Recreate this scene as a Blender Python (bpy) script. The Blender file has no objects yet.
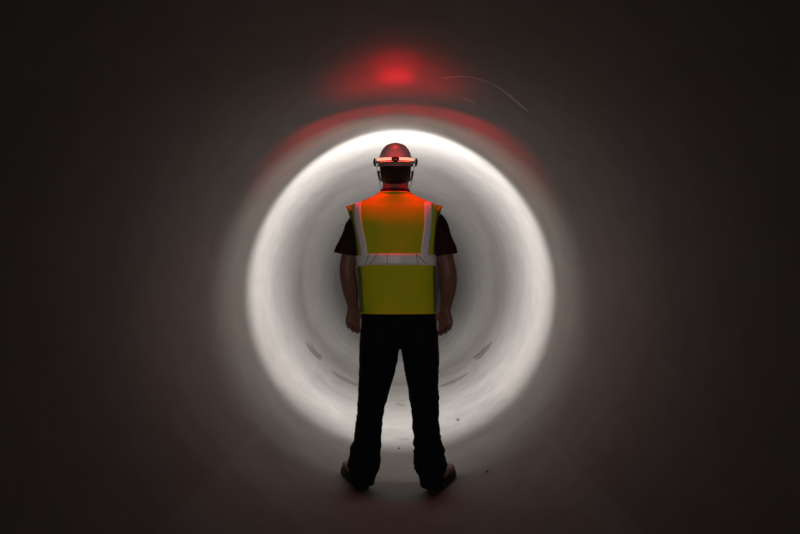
import bpy, bmesh, math, random
from mathutils import Vector, Matrix, noise
random.seed(7)
C = bpy.context.scene
PI = math.pi
R = 1.067            # inner radius of the concrete pipe
D = 3.4              # camera to man

# ------------------------------------------------------------------ camera
cd = bpy.data.cameras.new('camera'); cam = bpy.data.objects.new('camera', cd)
C.collection.objects.link(cam); C.camera = cam
cd.lens = 28.75; cd.sensor_width = 36; cd.clip_start = 0.05
cam.location = (0, -D, R)
cam.rotation_euler = (math.radians(90 + 1.9), 0, 0)

# ------------------------------------------------------------------ world, view
w = bpy.data.worlds.new('world'); C.world = w; w.use_nodes = True
w.node_tree.nodes['Background'].inputs[0].default_value = (.6, .62, .7, 1)
w.node_tree.nodes['Background'].inputs[1].default_value = 0.002
C.view_settings.view_transform = 'Standard'; C.view_settings.look = 'None'
C.view_settings.gamma = 1; C.view_settings.exposure = 0.0
C.view_settings.use_curve_mapping = False
C.cycles.use_denoising = True
C.cycles.max_bounces = 10; C.cycles.diffuse_bounces = 7

# faint fill light added far behind the camera, brightens the man's back
ad = bpy.data.lights.new('back_fill', 'AREA'); ad.shape = 'DISK'; ad.size = 1.9
ad.energy = 1.7; ad.color = (1, .93, .88); ad.spread = math.radians(16)
al = bpy.data.objects.new('back_fill', ad); C.collection.objects.link(al)
al.location = (0, -13.9, R); al.rotation_euler = (math.radians(90), 0, 0)

# ------------------------------------------------------------------ lamp settings of the halo light worn on the hat (used in its builder)
HX, HY = -.024, 0.0          # centre of the head
WHITE = (1, .985, .965); RED = (1, .005, .015)
def lamp(name, kind, loc, energy, color, aim=None, half=45, blend=.1, size=.01, parent=None):
    l = bpy.data.lights.new(name, kind); l.energy = energy; l.color = color; l.shadow_soft_size = size
    o = bpy.data.objects.new(name, l); C.collection.objects.link(o); o.location = loc
    if kind == 'SPOT':
        l.spot_size = math.radians(2*half); l.spot_blend = blend
        o.rotation_euler = Vector(aim).to_track_quat('-Z', 'Y').to_euler()
    if parent: o.parent = parent
    return o

# ------------------------------------------------------------------ helpers
def mat(name, col, rough=.7, spec=.3, metal=0, bump=0, bscale=60, var=0, vscale=8, emit=None, estr=0, coat=0):
    m = bpy.data.materials.new(name); m.use_nodes = True
    nt = m.node_tree; b = nt.nodes['Principled BSDF']
    b.inputs['Base Color'].default_value = (*col, 1)
    b.inputs['Roughness'].default_value = rough; b.inputs['Specular IOR Level'].default_value = spec
    b.inputs['Metallic'].default_value = metal; b.inputs['Coat Weight'].default_value = coat
    if emit: b.inputs['Emission Color'].default_value = (*emit, 1); b.inputs['Emission Strength'].default_value = estr
    tc = nt.nodes.new('ShaderNodeTexCoord')
    if var:
        n = nt.nodes.new('ShaderNodeTexNoise'); n.inputs['Scale'].default_value = vscale; n.inputs['Detail'].default_value = 5
        nt.links.new(tc.outputs['Object'], n.inputs['Vector'])
        mx = nt.nodes.new('ShaderNodeMix'); mx.data_type = 'RGBA'
        mx.inputs[6].default_value = (*[c*(1-var) for c in col], 1); mx.inputs[7].default_value = (*[min(1, c*(1+var)) for c in col], 1)
        nt.links.new(n.outputs['Fac'], mx.inputs[0]); nt.links.new(mx.outputs[2], b.inputs['Base Color'])
    if bump:
        n = nt.nodes.new('ShaderNodeTexNoise'); n.inputs['Scale'].default_value = bscale; n.inputs['Detail'].default_value = 3
        nt.links.new(tc.outputs['Object'], n.inputs['Vector'])
        bp = nt.nodes.new('ShaderNodeBump'); bp.inputs['Strength'].default_value = bump; bp.inputs['Distance'].default_value = .01
        nt.links.new(n.outputs['Fac'], bp.inputs['Height']); nt.links.new(bp.outputs[0], b.inputs['Normal'])
    return m

def link(name, bm, m, parent=None, smooth=True, recalc=True):
    if recalc: bmesh.ops.recalc_face_normals(bm, faces=bm.faces)
    me = bpy.data.meshes.new(name); bm.to_mesh(me); bm.free()
    for p in me.polygons: p.use_smooth = smooth
    for k in (m if isinstance(m, (list, tuple)) else [m]): me.materials.append(k)
    o = bpy.data.objects.new(name, me); C.collection.objects.link(o)
    if parent: o.parent = parent
    return o

def remesh(bm, voxel, passes=2, factor=.5):
    """fuse everything in bm into one continuous surface"""
    me = bpy.data.meshes.new('tmp'); bmesh.ops.recalc_face_normals(bm, faces=bm.faces); bm.to_mesh(me); bm.free()
    o = bpy.data.objects.new('tmp', me); C.collection.objects.link(o)
    r = o.modifiers.new('r', 'REMESH'); r.mode = 'VOXEL'; r.voxel_size = voxel
    s = o.modifiers.new('s', 'SMOOTH'); s.iterations = passes; s.factor = factor
    dg = bpy.context.evaluated_depsgraph_get(); dg.update()
    nm = bpy.data.meshes.new_from_object(o.evaluated_get(dg))
    out = bmesh.new(); out.from_mesh(nm)
    bpy.data.objects.remove(o); bpy.data.meshes.remove(me); bpy.data.meshes.remove(nm)
    return out

def ring_pts(c, u, v, ru, rv, n, e=2.0):
    out = []
    for i in range(n):
        t = 2*PI*i/n; ct, st = math.cos(t), math.sin(t)
        x = math.copysign(abs(ct)**(2/e), ct)*ru; y = math.copysign(abs(st)**(2/e), st)*rv
        out.append(c + u*x + v*y)
    return out

def skin_rings(bm, rings, cap=True):
    vs = [[bm.verts.new(p) for p in r] for r in rings]; n = len(rings[0])
    for a, b in zip(vs, vs[1:]):
        for i in range(n): bm.faces.new((a[i], a[(i+1) % n], b[(i+1) % n], b[i]))
    if cap: bm.faces.new(vs[0][::-1]); bm.faces.new(vs[-1])
    return vs

def loft(bm, secs, n=40, e=2.0, cap=True, sub=3):
    """vertical loft: (z, cx, cy, rx, ry), smooth between sections"""
    return skin_rings(bm, [ring_pts(Vector((cx, cy, z)), Vector((1, 0, 0)), Vector((0, 1, 0)), rx, ry, n, e)
                           for z, cx, cy, rx, ry in spline(secs, sub)], cap)

def spline(keys, sub):
    out = []
    for i in range(len(keys)-1):
        p0 = keys[max(i-1, 0)]; p1 = keys[i]; p2 = keys[i+1]; p3 = keys[min(i+2, len(keys)-1)]
        for k in range(sub):
            t = k/sub
            out.append(tuple(.5*((2*b)+(-a+c)*t+(2*a-5*b+4*c-d)*t*t+(-a+3*b-3*c+d)*t**3) for a, b, c, d in zip(p0, p1, p2, p3)))
    out.append(tuple(keys[-1])); return out

def tube(bm, pts, n=20, ref=(0, 1, 0), sub=3, e=2.0):
    """pts: (x,y,z,ru,rv); rv lies along ref; ends rounded"""
    P = spline(pts, sub) if sub > 1 else [tuple(p) for p in pts]
    rings = []; ref = Vector(ref)
    for i, p in enumerate(P):
        a = Vector(P[max(i-1, 0)][:3]); b = Vector(P[min(i+1, len(P)-1)][:3])
        t = (b-a).normalized(); u = ref.cross(t).normalized(); v = t.cross(u).normalized()
        c = Vector(p[:3])
        if i == 0:
            for q in (.35, .75): rings.append(ring_pts(c - t*p[3]*.7*math.sqrt(1-q*q), u, v, p[3]*q, p[4]*q, n, e))
        rings.append(ring_pts(c, u, v, p[3], p[4], n, e))
        if i == len(P)-1:
            for q in (.75, .35): rings.append(ring_pts(c + t*p[3]*.7*math.sqrt(1-q*q), u, v, p[3]*q, p[4]*q, n, e))
    return skin_rings(bm, rings)

def ball(bm, c, r, seg=20):
    g = bmesh.ops.create_uvsphere(bm, u_segments=seg, v_segments=seg//2, radius=1)
    M = Matrix.Translation(c) @ Matrix.Diagonal((*r, 1))
    bmesh.ops.transform(bm, matrix=M, verts=g['verts'])

def wrinkle(bm, amp, scale, stretch=(1, 1, 1), seed=0, band=None):
    bm.normal_update(); mv = []
    for v in bm.verts:
        q = Vector((v.co.x*stretch[0], v.co.y*stretch[1], v.co.z*stretch[2]))*scale + Vector((seed, seed*1.7, 0))
        k = amp if band is None else amp*band(v.co)
        nn = noise.noise(q); f = 1-abs(noise.noise(q*1.7+Vector((5, 3, 1))))*2
        mv.append(v.co + v.normal*k*(nn*.6+f*.5))
    for v, p in zip(bm.verts, mv): v.co = p

# ------------------------------------------------------------------ concrete
def concrete(name, c0, c1, rough=.62):
    m = bpy.data.materials.new(name); m.use_nodes = True; nt = m.node_tree; b = nt.nodes['Principled BSDF']
    L = nt.links.new; N = nt.nodes.new
    tc = N('ShaderNodeTexCoord'); sp = N('ShaderNodeSeparateXYZ'); L(tc.outputs['Object'], sp.inputs[0])
    zz = N('ShaderNodeMath'); zz.operation = 'SUBTRACT'; L(sp.outputs[2], zz.inputs[0]); zz.inputs[1].default_value = R
    # direction round the pipe (unit vector) kept coarse, length along the pipe kept fine: swirl marks that run round the bore
    cb = N('ShaderNodeCombineXYZ'); L(sp.outputs[0], cb.inputs[0]); L(zz.outputs[0], cb.inputs[2])
    ys = N('ShaderNodeMath'); ys.operation = 'MULTIPLY'; L(sp.outputs[1], ys.inputs[0]); ys.inputs[1].default_value = 1.6
    L(ys.outputs[0], cb.inputs[1])
    n1 = N('ShaderNodeTexNoise'); n1.inputs['Scale'].default_value = 1.3; n1.inputs['Detail'].default_value = 7; n1.inputs['Roughness'].default_value = .6
    L(cb.outputs[0], n1.inputs['Vector'])
    n2 = N('ShaderNodeTexNoise'); n2.inputs['Scale'].default_value = 6; n2.inputs['Detail'].default_value = 8; n2.inputs['Roughness'].default_value = .65
    L(tc.outputs['Object'], n2.inputs['Vector'])
    n3 = N('ShaderNodeTexNoise'); n3.inputs['Scale'].default_value = 90; n3.inputs['Detail'].default_value = 4
    L(tc.outputs['Object'], n3.inputs['Vector'])
    a = N('ShaderNodeMath'); a.operation = 'ADD'; L(n1.outputs['Fac'], a.inputs[0]); L(n2.outputs['Fac'], a.inputs[1])
    mr = N('ShaderNodeMapRange'); mr.inputs[1].default_value = .7; mr.inputs[2].default_value = 1.3; L(a.outputs[0], mr.inputs[0])
    mx = N('ShaderNodeMix'); mx.data_type = 'RGBA'; mx.inputs[6].default_value = (*c0, 1); mx.inputs[7].default_value = (*c1, 1)
    L(mr.outputs[0], mx.inputs[0]); L(mx.outputs[2], b.inputs['Base Color'])
    b.inputs['Roughness'].default_value = rough; b.inputs['Specular IOR Level'].default_value = .35
    s = N('ShaderNodeMath'); s.operation = 'MULTIPLY_ADD'; L(n3.outputs['Fac'], s.inputs[0]); s.inputs[1].default_value = .35; L(n1.outputs['Fac'], s.inputs[2])
    bp = N('ShaderNodeBump'); bp.inputs['Strength'].default_value = .25; bp.inputs['Distance'].default_value = .012
    L(s.outputs[0], bp.inputs['Height']); L(bp.outputs[0], b.inputs['Normal'])
    return m
M_conc = concrete('concrete', (.18, .169, .162), (.235, .222, .212))
M_floor = concrete('concrete_invert', (.17, .16, .154), (.25, .237, .227), .5)
M_chalk = mat('scraped_concrete', (.52, .48, .44), .8)
M_stain = mat('dark_stain', (.09, .078, .074), .7, var=.3, vscale=20)
M_damp = mat('damp_patch', (.135, .126, .12), .5, var=.3, vscale=14)

# ------------------------------------------------------------------ the pipe
Y0, Y1 = -14.0, 40.0
def rowsY():
    ys = []; y = Y0
    while y < Y1:
        ys.append(y); y += .25 if -4 < y < 8 else 1.0
    ys.append(Y1)
    return ys
def onpipe(ang, y, off=0):     # ang from straight up, clockwise seen from the camera
    return Vector(((R-off)*math.sin(ang), y, R+(R-off)*math.cos(ang)))
def shell(bm, a0, a1, n):
    ys = rowsY(); T = .12
    def grid(off):
        return [[bm.verts.new(onpipe(a0+(a1-a0)*i/n, y, off)) for i in range(n+1)] for y in ys]
    A = grid(0); B = grid(-T)
    for j in range(len(ys)-1):
        for i in range(n):
            bm.faces.new((A[j][i], A[j][i+1], A[j+1][i+1], A[j+1][i]))
            bm.faces.new((B[j][i], B[j+1][i], B[j+1][i+1], B[j][i+1]))
def patch(bm, path, width, mi, off=.0012, seg=10):
    """thin raised mark on the bore: path of (angle, y) with a width that tapers at both ends"""
    path = [(a+2*PI*round((path[0][0]-a)/(2*PI)), y) for a, y in path]
    pts = spline(path, seg); a_, b_ = [], []
    for i, (a, y) in enumerate(pts):
        t = i/(len(pts)-1); wd = width*math.sin(PI*min(max(t, .03), .97))**.7*(.7+.6*abs(noise.noise(Vector((a*30, y*30, 2)))))
        a2, y2 = pts[min(i+1, len(pts)-1)]; a1, y1 = pts[max(i-1, 0)]
        d = Vector(((a2-a1)*R, y2-y1)).normalized(); nx, ny = -d.y, d.x
        a_.append(bm.verts.new(onpipe(a+nx*wd/R, y+ny*wd, off))); b_.append(bm.verts.new(onpipe(a-nx*wd/R, y-ny*wd, off)))
    for i in range(len(pts)-1):
        f = bm.faces.new((a_[i], b_[i], b_[i+1], a_[i+1])); f.material_index = mi
def pix(px, py):     # read a mark's place on the bore off the photograph: angle and depth
    dx, dy = px-400, 288-py; r = math.hypot(dx, dy)
    return (math.atan2(dx, dy), R*639/r - D)
def struct(name, a0, a1, n, m, marks=()):
    bm = bmesh.new(); shell(bm, math.radians(a0), math.radians(a1), n)
    for path, wd, mi in marks: patch(bm, [pix(*p) for p in path], wd, mi)
    o = link(name, bm, m, recalc=False); o['kind'] = 'structure'; return o
struct('ceiling', -50, 50, 100, [M_conc, M_chalk], [
    ([(442, 76), (466, 74), (490, 80), (510, 92), (527, 109)], .012, 1),
    ([(497, 84), (510, 93), (524, 105), (530, 110)], .018, 1),
    ([(462, 95), (470, 98), (477, 103)], .012, 1), ([(452, 88), (462, 91)], .006, 1)])
struct('wall_right', 50, 135, 85, [M_conc, M_stain, M_damp], [
    ([(492, 342), (484, 351), (475, 359)], .10, 2), ([(486, 345), (478, 354), (473, 357)], .04, 1)])
struct('wall_left', -135, -50, 85, [M_conc, M_stain, M_damp], [
    ([(306, 342), (313, 351), (321, 357)], .10, 2), ([(309, 340), (318, 353), (322, 356)], .03, 1)])
struct('floor', 135, 225, 90, [M_floor, M_stain, M_damp], [
    ([(332, 370), (345, 379), (360, 384)], .14, 2), ([(437, 386), (452, 381), (468, 373)], .09, 2),
    ([(399, 437), (404, 438), (409, 437)], .006, 1), ([(396, 402), (401, 404), (405, 403)], .03, 2)])

# ------------------------------------------------------------------ man: materials
M_skin = mat('skin', (.22, .10, .075), .5, .4, bump=.1, bscale=150, var=.12)
M_hair = mat('hair', (.018, .013, .011), .6, bump=.6, bscale=300)
M_shirt = mat('dark_shirt_cloth', (.028, .013, .015), .9, .1, bump=.2, bscale=250)
M_jean = mat('black_denim', (.010, .0098, .0105), .92, .08, bump=.25, bscale=300)
M_vest = mat('yellow_vest_mesh', (.58, .60, .014), .8, .15, bump=.25, bscale=420, var=.08, vscale=5)
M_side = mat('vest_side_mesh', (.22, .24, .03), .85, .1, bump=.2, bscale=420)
M_cap_glow = mat('vest_painted_glow', (.80, .32, .015), .8, .1)  # vest yellow with the lamp glow on the shoulder caps painted in as orange
M_tape = mat('silver_tape', (.88, .88, .86), .35, .6, bump=.1, bscale=500)
M_boot = mat('brown_boot_leather', (.20, .11, .06), .55, .4, bump=.2, bscale=90, var=.2)
M_sole = mat('boot_rubber', (.02, .018, .016), .8)
M_hat = mat('grey_hard_hat', (.70, .67, .66), .3, .5, coat=.3)
M_brim = mat('hat_brim', (.30, .27, .265), .35, .5)
M_house = mat('halo_housing', (.10, .004, .006), .25, .6)
M_black = mat('black_plastic', (.012, .011, .012), .45, .4)
M_red_refl = mat('red_lens_and_reflection', (.6, .02, .02), .3, emit=(1, .10, .06), estr=2.5)  # glow stands in for lens light mirrored on the ring below
M_hot = mat('red_led', (.6, .1, .05), .3, emit=(1, .33, .22), estr=1.5)
M_white = mat('white_lens', (.8, .8, .8), .3, emit=(1, .98, .95), estr=6)
M_eye = mat('eye', (.75, .72, .68), .2, .5)
M_nail = mat('stitching', (.05, .045, .04), .8)

# ------------------------------------------------------------------ man: the body, one continuous mesh
def hand(bm, wrist, s, yaw):
    """s = -1 left hand, 1 right hand; palm faces back towards the camera, thumb on the body side"""
    Wd = Vector((-s*math.cos(yaw), math.sin(yaw), 0)); Nn = Vector((-s*math.sin(yaw), -math.cos(yaw), 0))
    Dn = Vector((s*.02, .05, -1)).normalized()
    def P(a, b, c): return wrist + Wd*a + Nn*b + Dn*c
    tube(bm, [(*P(0, 0, -.02), .031, .026), (*P(0, 0, .015), .032, .024), (*P(.001, -.003, .045), .040, .020),
              (*P(0, -.004, .083), .042, .017)], n=20, ref=Nn, sub=3, e=2.3)
    base = [(.031, .083, 1.0), (.011, .089, 1.08), (-.011, .086, 1.0), (-.031, .077, .80)]
    for i, (a, c, k) in enumerate(base):
        p = P(a, -.004, c-.022); d = Dn.copy(); pts = [(*p, .0095, .0095)]
        ang = 0
        p = P(a, -.003, c); pts.append((*p, .0100, .0105))
        for ln, cu in ((.042, 28+3*i), (.027, 48), (.021, 34)):
            ang += math.radians(cu)
            p = p + (Dn*math.cos(ang) + Nn*math.sin(ang))*ln*k
            pts.append((*p, .0090, .0092))
        pts[-1] = (*pts[-1][:3], .0075, .0075)
        tube(bm, pts, n=12, ref=Wd, sub=2)
    tube(bm, [(*P(.020, 0, .012), .014, .014), (*P(.044, .012, .040), .013, .013), (*P(.050, .026, .068), .0105, .0105),
              (*P(.044, .036, .092), .0085, .0085)], n=12, ref=Nn, sub=2)

WRL, WRR = Vector((-.252, .055, .965)), Vector((.243, .045, .955))
bb = bmesh.new()
# torso, neck and head
loft(bb, [(.86, -.010, 0, .155, .105), (.95, -.010, 0, .175, .115), (1.08, -.014, 0, .160, .105), (1.22, -.022, 0, .175, .112),
          (1.36, -.028, 0, .195, .115), (1.44, -.03, 0, .19, .095), (1.50, -.03, -.005, .13, .075), (1.545, -.026, -.008, .07, .065)], e=2.3)
tube(bb, [(-.026, -.012, 1.47, .082, .085), (-.025, -.010, 1.54, .073, .075), (-.024, -.004, 1.60, .070, .076), (-.024, .005, 1.66, .069, .080)])
loft(bb, [(1.583, HX, .070, .018, .020), (1.590, HX, .060, .034, .040), (1.607, HX, .038, .052, .070), (1.635, HX, .014, .067, .092),
          (1.665, HX, .004, .074, .102), (1.70, HX, 0, .079, .106), (1.74, HX, -.002, .080, .106), (1.785, HX, -.004, .072, .096),
          (1.812, HX, -.004, .048, .066), (1.822, HX, -.004, .016, .024)], n=48)
ball(bb, (HX, .008, 1.70), (.070, .100, .06))
tube(bb, [(HX, .098, 1.705, .008, .009), (HX, .110, 1.680, .010, .012), (HX, .120, 1.661, .014, .011), (HX, .104, 1.650, .012, .008)], n=12, ref=(1, 0, 0), sub=2)
for s in (-1, 1):
    ball(bb, (HX+s*.012, .104, 1.656), (.008, .010, .007), 12)
    ball(bb, (HX+s*.031, .088, 1.716), (.022, .012, .007), 12)       # brow
    ball(bb, (HX+s*.040, .078, 1.668), (.019, .016, .014), 12)       # cheek
    # ear
    tube(bb, [(HX+s*.078, -.004, 1.640, .005, .009), (HX+s*.085, -.012, 1.655, .005, .013), (HX+s*.089, -.018, 1.675, .0055, .017),
              (HX+s*.090, -.020, 1.690, .005, .014)], n=12, ref=(0, 1, 0), sub=2)
ball(bb, (HX, .100, 1.629), (.022, .010, .0055), 14); ball(bb, (HX, .097, 1.619), (.019, .010, .006), 14)
ball(bb, (HX, .076, 1.598), (.022, .020, .014), 14)
# arms
def arm(bm, s, wr):
    x0 = -.03
    if s < 0:
        pts = [(x0-.160, 0, 1.445, .045, .050), (-.222, -.004, 1.41, .045, .050), (-.252, -.014, 1.30, .044, .050), (-.276, -.024, 1.20, .042, .047),
               (-.276, -.024, 1.135, .043, .046), (-.266, .008, 1.06, .043, .045), (-.257, .040, 1.00, .035, .034), (wr.x, wr.y, wr.z, .030, .026)]
    else:
        pts = [(x0+.160, 0, 1.445, .045, .050), (.174, -.004, 1.41, .046, .050), (.212, -.016, 1.30, .046, .052), (.243, -.028, 1.20, .048, .050),
               (.254, -.030, 1.135, .049, .048), (.256, .004, 1.06, .046, .046), (.250, .034, 1.00, .037, .035), (wr.x, wr.y, wr.z, .030, .026)]
    tube(bm, pts, n=24, ref=(0, 1, 0))
arm(bb, -1, WRL); arm(bb, 1, WRR)
hand(bb, WRL, -1, math.radians(22)); hand(bb, WRR, 1, math.radians(26))
# legs and feet inside trousers and boots
for s, ank in ((-1, (-.190, .005, .10)), (1, (.167, -.04, .10))):
    tube(bb, [(s*.085-.01, 0, .90, .085, .09), (s*.105-.008, .0, .72, .078, .085), (s*.135-.01, .01, .50, .055, .06),
              (s*.150-.01, .0, .36, .050, .056), (ank[0], ank[1], .16, .036, .038), (ank[0], ank[1]+.01, .085, .034, .045)], n=20)
    d = Vector((s*.11, .2, 0)).normalized()
    p = Vector((ank[0], ank[1], .072))
    tube(bb, [(*(p-d*.03), .028, .028), (*(p+d*.06), .034, .026), (*(p+d*.13), .036, .018)], n=14, ref=(0, 0, 1), sub=2)
body = link('person', remesh(bb, .0038, 3), M_skin)
body['label'] = 'man seen from behind in yellow safety vest and lit hard hat, feet apart'
body['category'] = 'person'
P = body

hb = bmesh.new()          # close-cropped hair round the back and sides of the head
rows = []
for z, rx, ry, yc, a in ((1.612, .058, .070, -.010, 55), (1.635, .073, .088, -.004, 75), (1.655, .0785, .0985, -.002, 84), (1.69, .0825, .1055, 0, 92),
                         (1.72, .085, .110, 0, 104), (1.76, .0825, .107, -.002, 112)):
    rows.append([hb.verts.new((HX + rx*math.sin(math.radians(t)), yc - ry*math.cos(math.radians(t)), z))
                 for t in [a*(i/20-1) for i in range(41)]])
for a, b in zip(rows, rows[1:]):
    for i in range(40): hb.faces.new((a[i], a[i+1], b[i+1], b[i]))
ho = link('hair', hb, M_hair, P); md = ho.modifiers.new('t', 'SOLIDIFY'); md.thickness = .008; md.offset = -1
for s in (-1, 1):
    e = bmesh.new(); ball(e, (HX+s*.031, .089, 1.700), (.012, .012, .007), 16); eo = link('eye', e, M_eye, P)
    e = bmesh.new(); ball(e, (HX+s*.031, .0985, 1.700), (.005, .0035, .005), 12); link('iris', e, M_hair, eo)
    e = bmesh.new(); tube(e, [(HX+s*.014, .103, 1.716, .003, .004), (HX+s*.030, .102, 1.720, .003, .004), (HX+s*.047, .090, 1.715, .002, .003)], n=8, ref=(0, 1, 0), sub=3)
    link('eyebrow', e, M_hair, P)

# ------------------------------------------------------------------ shirt
sb = bmesh.new()
loft(sb, [(.955, -.010, 0, .172, .112), (1.08, -.012, 0, .176, .110), (1.22, -.022, 0, .186, .117), (1.36, -.028, 0, .206, .119),
          (1.44, -.03, 0, .205, .100), (1.495, -.03, -.005, .155, .079), (1.545, -.027, -.010, .085, .076)], e=2.4)
tube(sb, [(-.185, 0, 1.448, .060, .07), (-.224, -.004, 1.405, .060, .066), (-.250, -.012, 1.335, .060, .064), (-.276, -.018, 1.262, .065, .066), (-.296, -.022, 1.20, .069, .068)], n=28, ref=(0, 1, 0))
tube(sb, [(.125, 0, 1.448, .060, .07), (.178, -.004, 1.412, .064, .066), (.208, -.014, 1.335, .061, .066), (.233, -.022, 1.262, .064, .068), (.250, -.026, 1.20, .069, .068)], n=28, ref=(0, 1, 0))
sb = remesh(sb, .006, 3); wrinkle(sb, .010, 9, (1, 1, .6), 3)
# flat sleeve hems: cut straight across below the hem line
geo = sb.verts[:]+sb.edges[:]+sb.faces[:]
for s, px_, pz in ((-1, -.30, 1.248), (1, .245, 1.243)):
    r = bmesh.ops.bisect_plane(sb, geom=[g for g in sb.verts[:]+sb.edges[:]+sb.faces[:]], plane_co=(px_, 0, pz), plane_no=(s*.20, 0, -1), clear_outer=False)
kill = [v for v in sb.verts if (v.co.x < -.215 and (v.co.z-1.248)+.20*(v.co.x+.30) < -.0005) or (v.co.x > .185 and (v.co.z-1.243)-.20*(v.co.x-.245) < -.0005)]
bmesh.ops.delete(sb, geom=kill, context='VERTS')
shirt = link('shirt', sb, M_shirt, P)
md = shirt.modifiers.new('t', 'SOLIDIFY'); md.thickness = .003; md.offset = -1
cb_ = bmesh.new(); rr = []      # fold-down collar
for z, rx, ry in ((1.520, .092, .087), (1.545, .089, .085), (1.572, .083, .081), (1.590, .078, .080), (1.575, .075, .078), (1.54, .074, .077)):
    rr.append(ring_pts(Vector((-.026, -.010, z)), Vector((1, 0, 0)), Vector((0, 1, 0)), rx, ry, 40))
    for p in rr[-1]: p.z -= max(0, (p.y-.02))*.35
skin_rings(cb_, rr, False); link('collar', cb_, M_shirt, shirt)

# ------------------------------------------------------------------ trousers
tb = bmesh.new()
loft(tb, [(.757, -.006, 0, .165, .12), (.80, -.006, 0, .192, .128), (.88, -.007, 0, .197, .128), (.96, -.010, 0, .188, .122), (1.0, -.010, 0, .180, .118)], e=2.7)
for s in (-1, 1):
    if s < 0:
        pts = [(-.104, 0, .90, .098, .118), (-.111, 0, .74, .104, .115), (-.126, .004, .60, .089, .100), (-.151, .008, .46, .073, .087),
               (-.166, .002, .33, .068, .082), (-.176, .004, .22, .072, .080), (-.190, -.004, .15, .083, .088), (-.194, -.014, .09, .066, .084), (-.196, -.020, .045, .058, .078)]
    else:
        pts = [(.090, 0, .90, .098, .118), (.107, 0, .74, .098, .115), (.118, .004, .60, .086, .100), (.130, .004, .46, .073, .087),
               (.138, -.014, .33, .068, .082), (.146, -.03, .22, .073, .080), (.158, -.042, .15, .082, .086), (.163, -.052, .09, .064, .082), (.164, -.058, .045, .057, .078)]
    tube(tb, pts, n=32, ref=(0, 1, 0), sub=4, e=2.2)
tb = remesh(tb, .0065, 2)
def band(c): return .6 + 1.5*max(0, 1-abs(c.z-.22)/.16) + .5*max(0, 1-abs(c.z-.48)/.09)
wrinkle(tb, .009, 11, (.7, .7, 2.2), 8, band)
bmesh.ops.delete(tb, geom=[v for v in tb.verts if v.co.z < .043], context='VERTS')
tr = link('trousers', tb, M_jean, P)
md = tr.modifiers.new('t', 'SOLIDIFY'); md.thickness = .003; md.offset = -1
for s in (-1, 1):
    pk = bmesh.new(); g = []
    for j in range(9):
        row = []
        for i in range(9):
            u, v = i/8-.5, j/8; wd = .13*(1-.12*v)
            x = -.007 + s*.092 + u*wd; z = .885 - v*.135 - (.018*(1-abs(u)*2) if j == 8 else 0)
            row.append(pk.verts.new((x, -.128*(max(0, 1-abs((x+.007)/.199)**2.7))**(1/2.7)-.012, z)))
        g.append(row)
    for j in range(8):
        for i in range(8): pk.faces.new((g[j][i], g[j][i+1], g[j+1][i+1], g[j+1][i]))
    o = link('pocket', pk, M_jean, tr); md = o.modifiers.new('t', 'SOLIDIFY'); md.thickness = .004; md.offset = 0

# ------------------------------------------------------------------ boots
def boot(heel, toe, roll):
    d = Vector((toe[0]-heel[0], toe[1]-heel[1], 0)); Ln = d.length; yaw = math.atan2(-d.x, d.y)
    e = bpy.data.objects.new('boot', None)
    Mx = Matrix.Translation((heel[0], heel[1], heel[2])) @ Matrix.Rotation(roll, 4, 'Y') @ Matrix.Rotation(yaw, 4, 'Z') @ Matrix.Rotation(heel[3], 4, 'X')
    u = bmesh.new()     # y from heel (0) to toe (Ln)
    secs = [(0, .026, .05), (.02, .036, .062), (.07, .040, .066), (.12, .042, .058), (.17, .049, .052), (.22, .052, .046), (.26, .047, .042), (Ln-.012, .030, .030), (Ln, .012, .015)]
    rings = []
    for y, hw, h in spline(secs, 3):
        rings.append(ring_pts(Vector((0, y, .026+h*.5)), Vector((1, 0, 0)), Vector((0, 0, 1)), hw, h*.56, 24, 2.6))
    skin_rings(u, rings)
    loft(u, [(.05, 0, .062, .040, .064), (.09, 0, .060, .040, .062), (.13, 0, .055, .040, .054), (.185, 0, .052, .044, .052)], n=28)
    u = remesh(u, .005, 3)
    s_ = bmesh.new(); rings = []
    for z, k in ((0, .97), (.004, 1.0), (.024, 1.0), (.030, .98)):
        r = []
        for i in range(48):
            t = 2*PI*i/48; yy = (1-math.cos(t))/2*(Ln+.012)-.006
            wd = .060*(.80+.20*math.tanh((yy-.12)*20))*abs(math.sin(t))**.55*math.copysign(1, math.sin(t))*k
            r.append(Vector((wd, yy, z + (0 if z > .01 or yy > .10 or yy < .0 else 0))))
        rings.append(r)
    skin_rings(s_, rings)
    for b_ in (u, s_): bmesh.ops.transform(b_, matrix=Mx, verts=b_.verts)
    up = link('boot', u, M_boot, P); link('sole', s_, M_sole, up, smooth=False)
    for k in range(5):
        l = bmesh.new(); y = .118+k*.018; z = .098-k*.005
        tube(l, [(-.022, y, z-.004, .0028, .0028), (0, y+.002, z+.008, .0028, .0028), (.022, y, z-.004, .0028, .0028)], n=8, ref=(0, 0, 1), sub=3)
        bmesh.ops.transform(l, matrix=Mx, verts=l.verts); link('lace', l, M_nail, up)
def fz(x): return R - math.sqrt(R*R-x*x)
boot((-.182, -.065, fz(-.245)-.004, 0), (-.300, .200), math.asin(.22/R))
boot((.158, -.105, fz(.225)-.005, 0), (.280, .160), -math.asin(.20/R))

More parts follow.
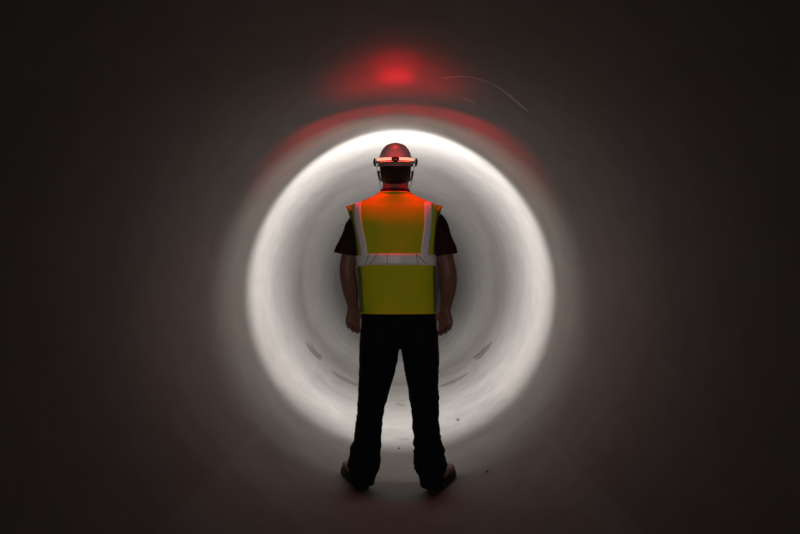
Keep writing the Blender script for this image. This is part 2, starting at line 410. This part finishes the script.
# ------------------------------------------------------------------ vest
VK = [(.938, -.009, .2045, .146), (.99, -.010, .205, .142), (1.08, -.012, .206, .140), (1.19, -.018, .2115, .140), (1.30, -.026, .221, .141),
      (1.40, -.029, .234, .140), (1.455, -.029, .244, .130), (1.490, -.0295, .252, .118), (1.502, -.030, .246, .112), (1.518, -.029, .205, .107),
      (1.540, -.028, .150, .103), (1.558, -.027, .110, .099), (1.566, -.027, .093, .097)]
VS = spline(VK, 6)
def vsec(z):
    for a, b in zip(VS, VS[1:]):
        if a[0] <= z <= b[0]:
            t = (z-a[0])/max(1e-9, b[0]-a[0]); return [p+(q-p)*t for p, q in zip(a, b)]
    return VS[0] if z < VS[0][0] else VS[-1]
VE = 2.6
def vfold(x, y, z):
    k = .55+.45*min(1, abs(1.5-z)/.15)
    return k*(.009*noise.noise(Vector((x*7, y*7, z*2.3+4)))+.0045*noise.noise(Vector((x*14+3, y*9, z*8))))
def vpoint(th, sec, off=0):
    z, cx, a, b = sec; ct, st = math.cos(th), math.sin(th)
    x = cx+math.copysign(abs(ct)**(2/VE), ct)*a; y = math.copysign(abs(st)**(2/VE), st)*b
    f = vfold(x, y, z)+off; nrm = Vector((ct/a, st/b, 0)).normalized()
    return Vector((x, y, z)) + nrm*f
vb = bmesh.new(); n = 144; rings = []
for sec in VS: rings.append([vpoint(2*PI*i/n, sec) for i in range(n)])
vs = skin_rings(vb, rings, False)
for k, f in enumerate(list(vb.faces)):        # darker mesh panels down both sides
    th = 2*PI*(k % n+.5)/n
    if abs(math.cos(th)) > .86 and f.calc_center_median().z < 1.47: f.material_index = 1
# V neck at the front
cx0 = -.028
for sg in (-1, 1):       # clean cut edges of the V
    fr = [f for f in vb.faces if f.calc_center_median().y > .02 and f.calc_center_median().z > 1.33]
    g_ = list({e for f in fr for e in f.edges}) + list({v for f in fr for v in f.verts}) + fr
    bmesh.ops.bisect_plane(vb, geom=g_, plane_co=(cx0, 0, 1.36), plane_no=Vector((-sg*2.1, 0, 1)).normalized())
bmesh.ops.delete(vb, geom=[f for f in vb.faces if f.calc_center_median().y > .02 and f.calc_center_median().z > 1.3601+abs(f.calc_center_median().x-cx0)*2.1], context='FACES')
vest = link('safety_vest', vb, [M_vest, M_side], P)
md = vest.modifiers.new('t', 'SOLIDIFY'); md.thickness = .003; md.offset = -1
def ysurf(x, z, side, off):
    zz, cx, a, b = vsec(z); q = min(abs((x-cx)/a), .9995); y = side*b*(1-q**VE)**(1/VE)
    nrm = Vector((math.copysign(q**(VE-1), x-cx)/a, side*(abs(y)/b)**(VE-1)/b, 0)).normalized()
    return Vector((x, y, z)) + nrm*(vfold(x, y, z)+off)
def strip(name, edge, side, m, off=.003, nw=4):
    """edge: list of (z, xl, xr) down the strip"""
    b = bmesh.new(); g = []
    for z, xl, xr in spline(edge, 10):
        g.append([b.verts.new(ysurf(xl+(xr-xl)*i/nw, z, side, off)) for i in range(nw+1)])
    for p, q in zip(g, g[1:]):
        for i in range(nw): b.faces.new((p[i], p[i+1], q[i+1], q[i]))
    o = link(name, b, m, vest); md = o.modifiers.new('t', 'SOLIDIFY'); md.thickness = .0018; md.offset = 1
    return o
strip('reflective_strip', [(1.513, -.237, -.199), (1.49, -.240, -.201), (1.45, -.237, -.198), (1.38, -.228, -.190), (1.30, -.212, -.173), (1.236, -.203, -.166)], -1, M_tape)
strip('reflective_strip', [(1.516, .126, .166), (1.49, .125, .166), (1.45, .124, .166), (1.38, .121, .160), (1.30, .111, .152), (1.236, .106, .146)], -1, M_tape)
strip('reflective_strip', [(1.513, -.225, -.187), (1.45, -.19, -.15), (1.35, -.155, -.115), (1.236, -.145, -.105)], 1, M_tape)
strip('reflective_strip', [(1.513, .127, .165), (1.45, .10, .14), (1.35, .07, .11), (1.236, .06, .10)], 1, M_tape)
strip('zip', [(1.33, -.034, -.022), (1.1, -.022, -.010), (.94, -.015, -.003)], 1, M_black, .003, 2)
wb = bmesh.new(); g = []             # waist band goes all the way round
for i in range(145):
    th = 2*PI*i/144; col = []
    for k in range(5):
        x0 = math.cos(th); zc = 1.186 + .058*k/4 - .018*max(0, -x0-.55) - .012*max(0, x0-.75)
        col.append(wb.verts.new(vpoint(th, [zc]+list(vsec(zc)[1:]), .0045)))
    g.append(col)
for p, q in zip(g, g[1:]):
    for k in range(4): wb.faces.new((p[k], p[k+1], q[k+1], q[k]))
o = link('reflective_band', wb, M_tape, vest); md = o.modifiers.new('t', 'SOLIDIFY'); md.thickness = .0018; md.offset = 1
# fine creases stitched across the tape, dark lines
for x, dz in ((-.150, .010), (-.175, .006), (-.065, 0), (.092, -.003), (.135, -.016)):
    b = bmesh.new(); pts = []
    for k in range(5): p = ysurf(x+dz*k*.8, 1.189+.052*k/4, -1, .0072); pts.append((*p, .0012, .0008))
    tube(b, pts, n=6, sub=1, ref=(0, 1, 0)); link('seam', b, M_black, vest)
# bindings: hem, neck, arm holes
def cord(name, pts, r, m): 
    b = bmesh.new(); tube(b, [(*p, r, r) for p in pts], n=8, sub=1, ref=(.01, .02, 1) if name != 'arm_hole_binding' else (1, .01, .02)); return link(name, b, m, vest)
cord('hem_binding', [vpoint(2*PI*i/96, VS[0], .001) for i in range(97)], .004, M_vest)
cord('neck_binding', [vpoint(PI+PI*i/40, VS[-1], .002) for i in range(41)], .005, M_vest)
for s in (-1, 1):
    fl = bmesh.new(); g = []     # loose shoulder cap of the vest over the sleeve, lamp-lit orange painted in
    for i in range(13):
        t = i/12; y = -.085+.17*t; k = math.sin(PI*t)**.5 if 0 < t < 1 else .0
        row = []
        for j in range(5):
            q = j/4; x = -.030 + s*(.205+.052*q*(.6+.4*k) + .004*noise.noise(Vector((y*30, q*4, s))))
            row.append(fl.verts.new((x, y*(1-.10*q), 1.474+.034*k - q*.006 + .005*noise.noise(Vector((y*25, q*3, 2+s))))))
        g.append(row)
    for p, q in zip(g, g[1:]):
        for j in range(4): fl.faces.new((p[j], p[j+1], q[j+1], q[j]))
    wi = link('shoulder_flap', fl, [M_cap_glow], vest); md = wi.modifiers.new('t', 'SOLIDIFY'); md.thickness = .004; md.offset = 0

# ------------------------------------------------------------------ hard hat with halo light
hat = bmesh.new()
rings = []
for z, rx, ry in spline([(1.728, .090, .121), (1.745, .090, .121), (1.77, .0865, .117), (1.80, .075, .104), (1.824, .056, .079), (1.836, .037, .052), (1.841, .012, .018)], 4):
    r = ring_pts(Vector((HX, -.002, z)), Vector((1, 0, 0)), Vector((0, 1, 0)), rx, ry, 72)
    for p in r:      # low ridge running front to back over the crown
        q = p.x-HX
        if z > 1.78: p.z += .002*math.exp(-(q/.018)**2)
    rings.append(r)
vs_ = skin_rings(hat, rings, False); hat.faces.new(vs_[-1])
hatp = bpy.data.objects.new('hard_hat', None)
hs = link('hard_hat', hat, M_hat, P)
md = hs.modifiers.new('t', 'SOLIDIFY'); md.thickness = .003; md.offset = -1
bpy.data.objects.remove(hatp)
bmr = bmesh.new(); rings = []     # full brim, longer at the front
for k, dz in ((1.0, 0), (1.04, -.003), (1.10, -.008), (1.115, -.0115), (1.10, -.0125), (1.0, -.006)):
    r = []
    for i in range(72):
        t = 2*PI*i/72; c, s_ = math.cos(t), math.sin(t); f = 1+(k-1)*(1.35 if s_ > 0 else 1)
        r.append(Vector((HX+.090*k*c, -.002+.122*f*s_, 1.731+dz+.004*s_)))
    rings.append(r)
skin_rings(bmr, rings, False); link('brim', bmr, M_brim, hs)
def band_seg(name, a0, a1, r0, r1, z0, z1, m, n=None):
    """slab of the lamp ring between two angles (0 = straight back, clockwise from above ends at the front)"""
    n = n or max(4, int(abs(a1-a0)/4)); b = bmesh.new(); rows = []
    for i in range(n+1):
        t = math.radians(a0+(a1-a0)*i/n); c, s_ = math.sin(t), -math.cos(t)
        def Q(k, z): return Vector((HX+(.090+k)*c, -.002+(.1205+k)*s_, z))
        bv = .003
        prof = [(r0, z0), (r1-bv, z0), (r1, z0+bv), (r1, z1-bv), (r1-bv, z1), (r0, z1)]
        rows.append([b.verts.new(Q(*p)) for p in prof])
    for p, q in zip(rows, rows[1:]):
        for k in range(6): b.faces.new((p[k], p[(k+1) % 6], q[(k+1) % 6], q[k]))
    if abs(a1-a0) < 359: b.faces.new(rows[0]); b.faces.new(rows[-1][::-1])
    return link(name, b, m, hs)
band_seg('lamp_ring', -180, 180, 0, .0145, 1.733, 1.761, M_house)
for a0, a1 in ((-68, -11), (11, 68)):
    l = band_seg('red_lens_and_reflection', a0, a1, .008, .0168, 1.743, 1.759, M_hot); l['label'] = 'glowing red rear lens'
for a0, a1 in ((-50, -6), (6, 50)):
    l = band_seg('red_lens_and_reflection', a0, a1, .008, .016, 1.7355, 1.7405, M_red_refl)  # lower strips glow only as a painted-in reflection of the lenses above
for a0, a1 in ((118, 242),):
    l = band_seg('white_lens', a0, a1, .008, .0168, 1.739, 1.755, M_white); l['label'] = 'glowing white front lens'
for s in (-1, 1):
    b = bmesh.new(); tube(b, [(HX+s*.108, -.02, 1.722, .006, .010), (HX+s*.112, -.02, 1.740, .007, .011), (HX+s*.111, -.02, 1.757, .005, .009)], n=10, sub=2, ref=(0, 1, 0))
    link('clip', b, M_black, hs)
    b = bmesh.new(); tube(b, [(HX+s*.100, .0, 1.722, .0016, .006), (HX+s*.094, .01, 1.67, .0016, .006), (HX+s*.070, .045, 1.60, .0016, .006), (HX, .075, 1.578, .0016, .006)], n=8, sub=4, ref=(0, 1, 0))
    link('chin_strap', b, M_black, hs)
# the hat sits tipped a little back
TM = Matrix.Translation((HX, 0, 1.745)) @ Matrix.Rotation(math.radians(8), 4, 'X') @ Matrix.Translation((-HX, 0, -1.745))
for o in [hs]+list(hs.children):
    if o.name.startswith('chin_strap'): continue
    o.data.transform(TM)
# the lamp's own light
FR = (HX, .158, 1.768)
for tilt, half, en, bl in ((22.5, 49.8, 75, .22), (20.5, 48.2, 125, .22), (18, 46.4, 135, .22), (15.5, 44.6, 125, .24), (13.5, 44, 260, .55), (7.0, 42, 150, .9)):
    lamp('white_flood', 'SPOT', FR, en, WHITE, (.018, math.cos(math.radians(tilt)), -math.sin(math.radians(tilt))), half, bl, .012, hs)
lamp('white_beam', 'SPOT', FR, 3100, WHITE, (0, 1, -.12), 19, 1.0, .012, hs)
lamp('white_spill', 'SPOT', FR, 66, (1, .91, .82), (0, 1, -.5), 80, 1.0, .03, hs)
for s in (-1, 1):
    lamp('red_downglow', 'SPOT', (HX+s*.06, -.156, 1.715), 3.4, RED, (s*.10, .03, -.2), 55, 1.0, .012, hs)
    lamp('red_backglow', 'POINT', (HX+s*.035, -.158, 1.762), .035, RED, size=.008, parent=hs)
for ay, en in ((-.65, 4.5), (-.22, 6), (.0, 5)):
    lamp('red_upglow', 'SPOT', (HX, -.156, 1.772), en, RED, (0, ay, 1), 21, 1.0, .012, hs)
lamp('red_upglow', 'SPOT', (HX, -.156, 1.772), 6, RED, (0, .0, 1), 66, 1.0, .012, hs)
for an in (-38, -25, -12, 0, 12, 25, 38):
    q = onpipe(math.radians(an), .45); p = Vector((HX+.06*math.sin(math.radians(an)), (.158), 1.800)); d = (q-p).length
    lamp('red_arc', 'SPOT', p, (26-.22*abs(an))*d*d, RED, q-p, 31, 1.0, .012, hs)

# ------------------------------------------------------------------ loose stones on the invert
def stone(px, py, r, label, seed):
    a, y = pix(px, py); p = onpipe(a, y, r*.45); b = bmesh.new()
    bmesh.ops.create_icosphere(b, subdivisions=3, radius=r)
    for v in b.verts: v.co *= 1+.35*noise.noise(v.co*(1.6/r)+Vector((seed, 0, 0))); v.co.z *= .6
    bmesh.ops.transform(b, matrix=Matrix.Translation(p) @ Matrix.Rotation(-(a-PI), 4, 'Y'), verts=b.verts)
    o = link('stone', b, M_stain); o['label'] = label; o['category'] = 'stone'; o['group'] = 'loose stones on the pipe floor'
stone(458, 419, .014, 'largest of the loose dark stones, on the lit floor right of the legs', 1)
stone(487, 470, .007, 'tiny dark stone on the floor just right of the right boot', 2)
stone(399, 447, .008, 'tiny dark stone on the floor between the two trouser cuffs', 3)
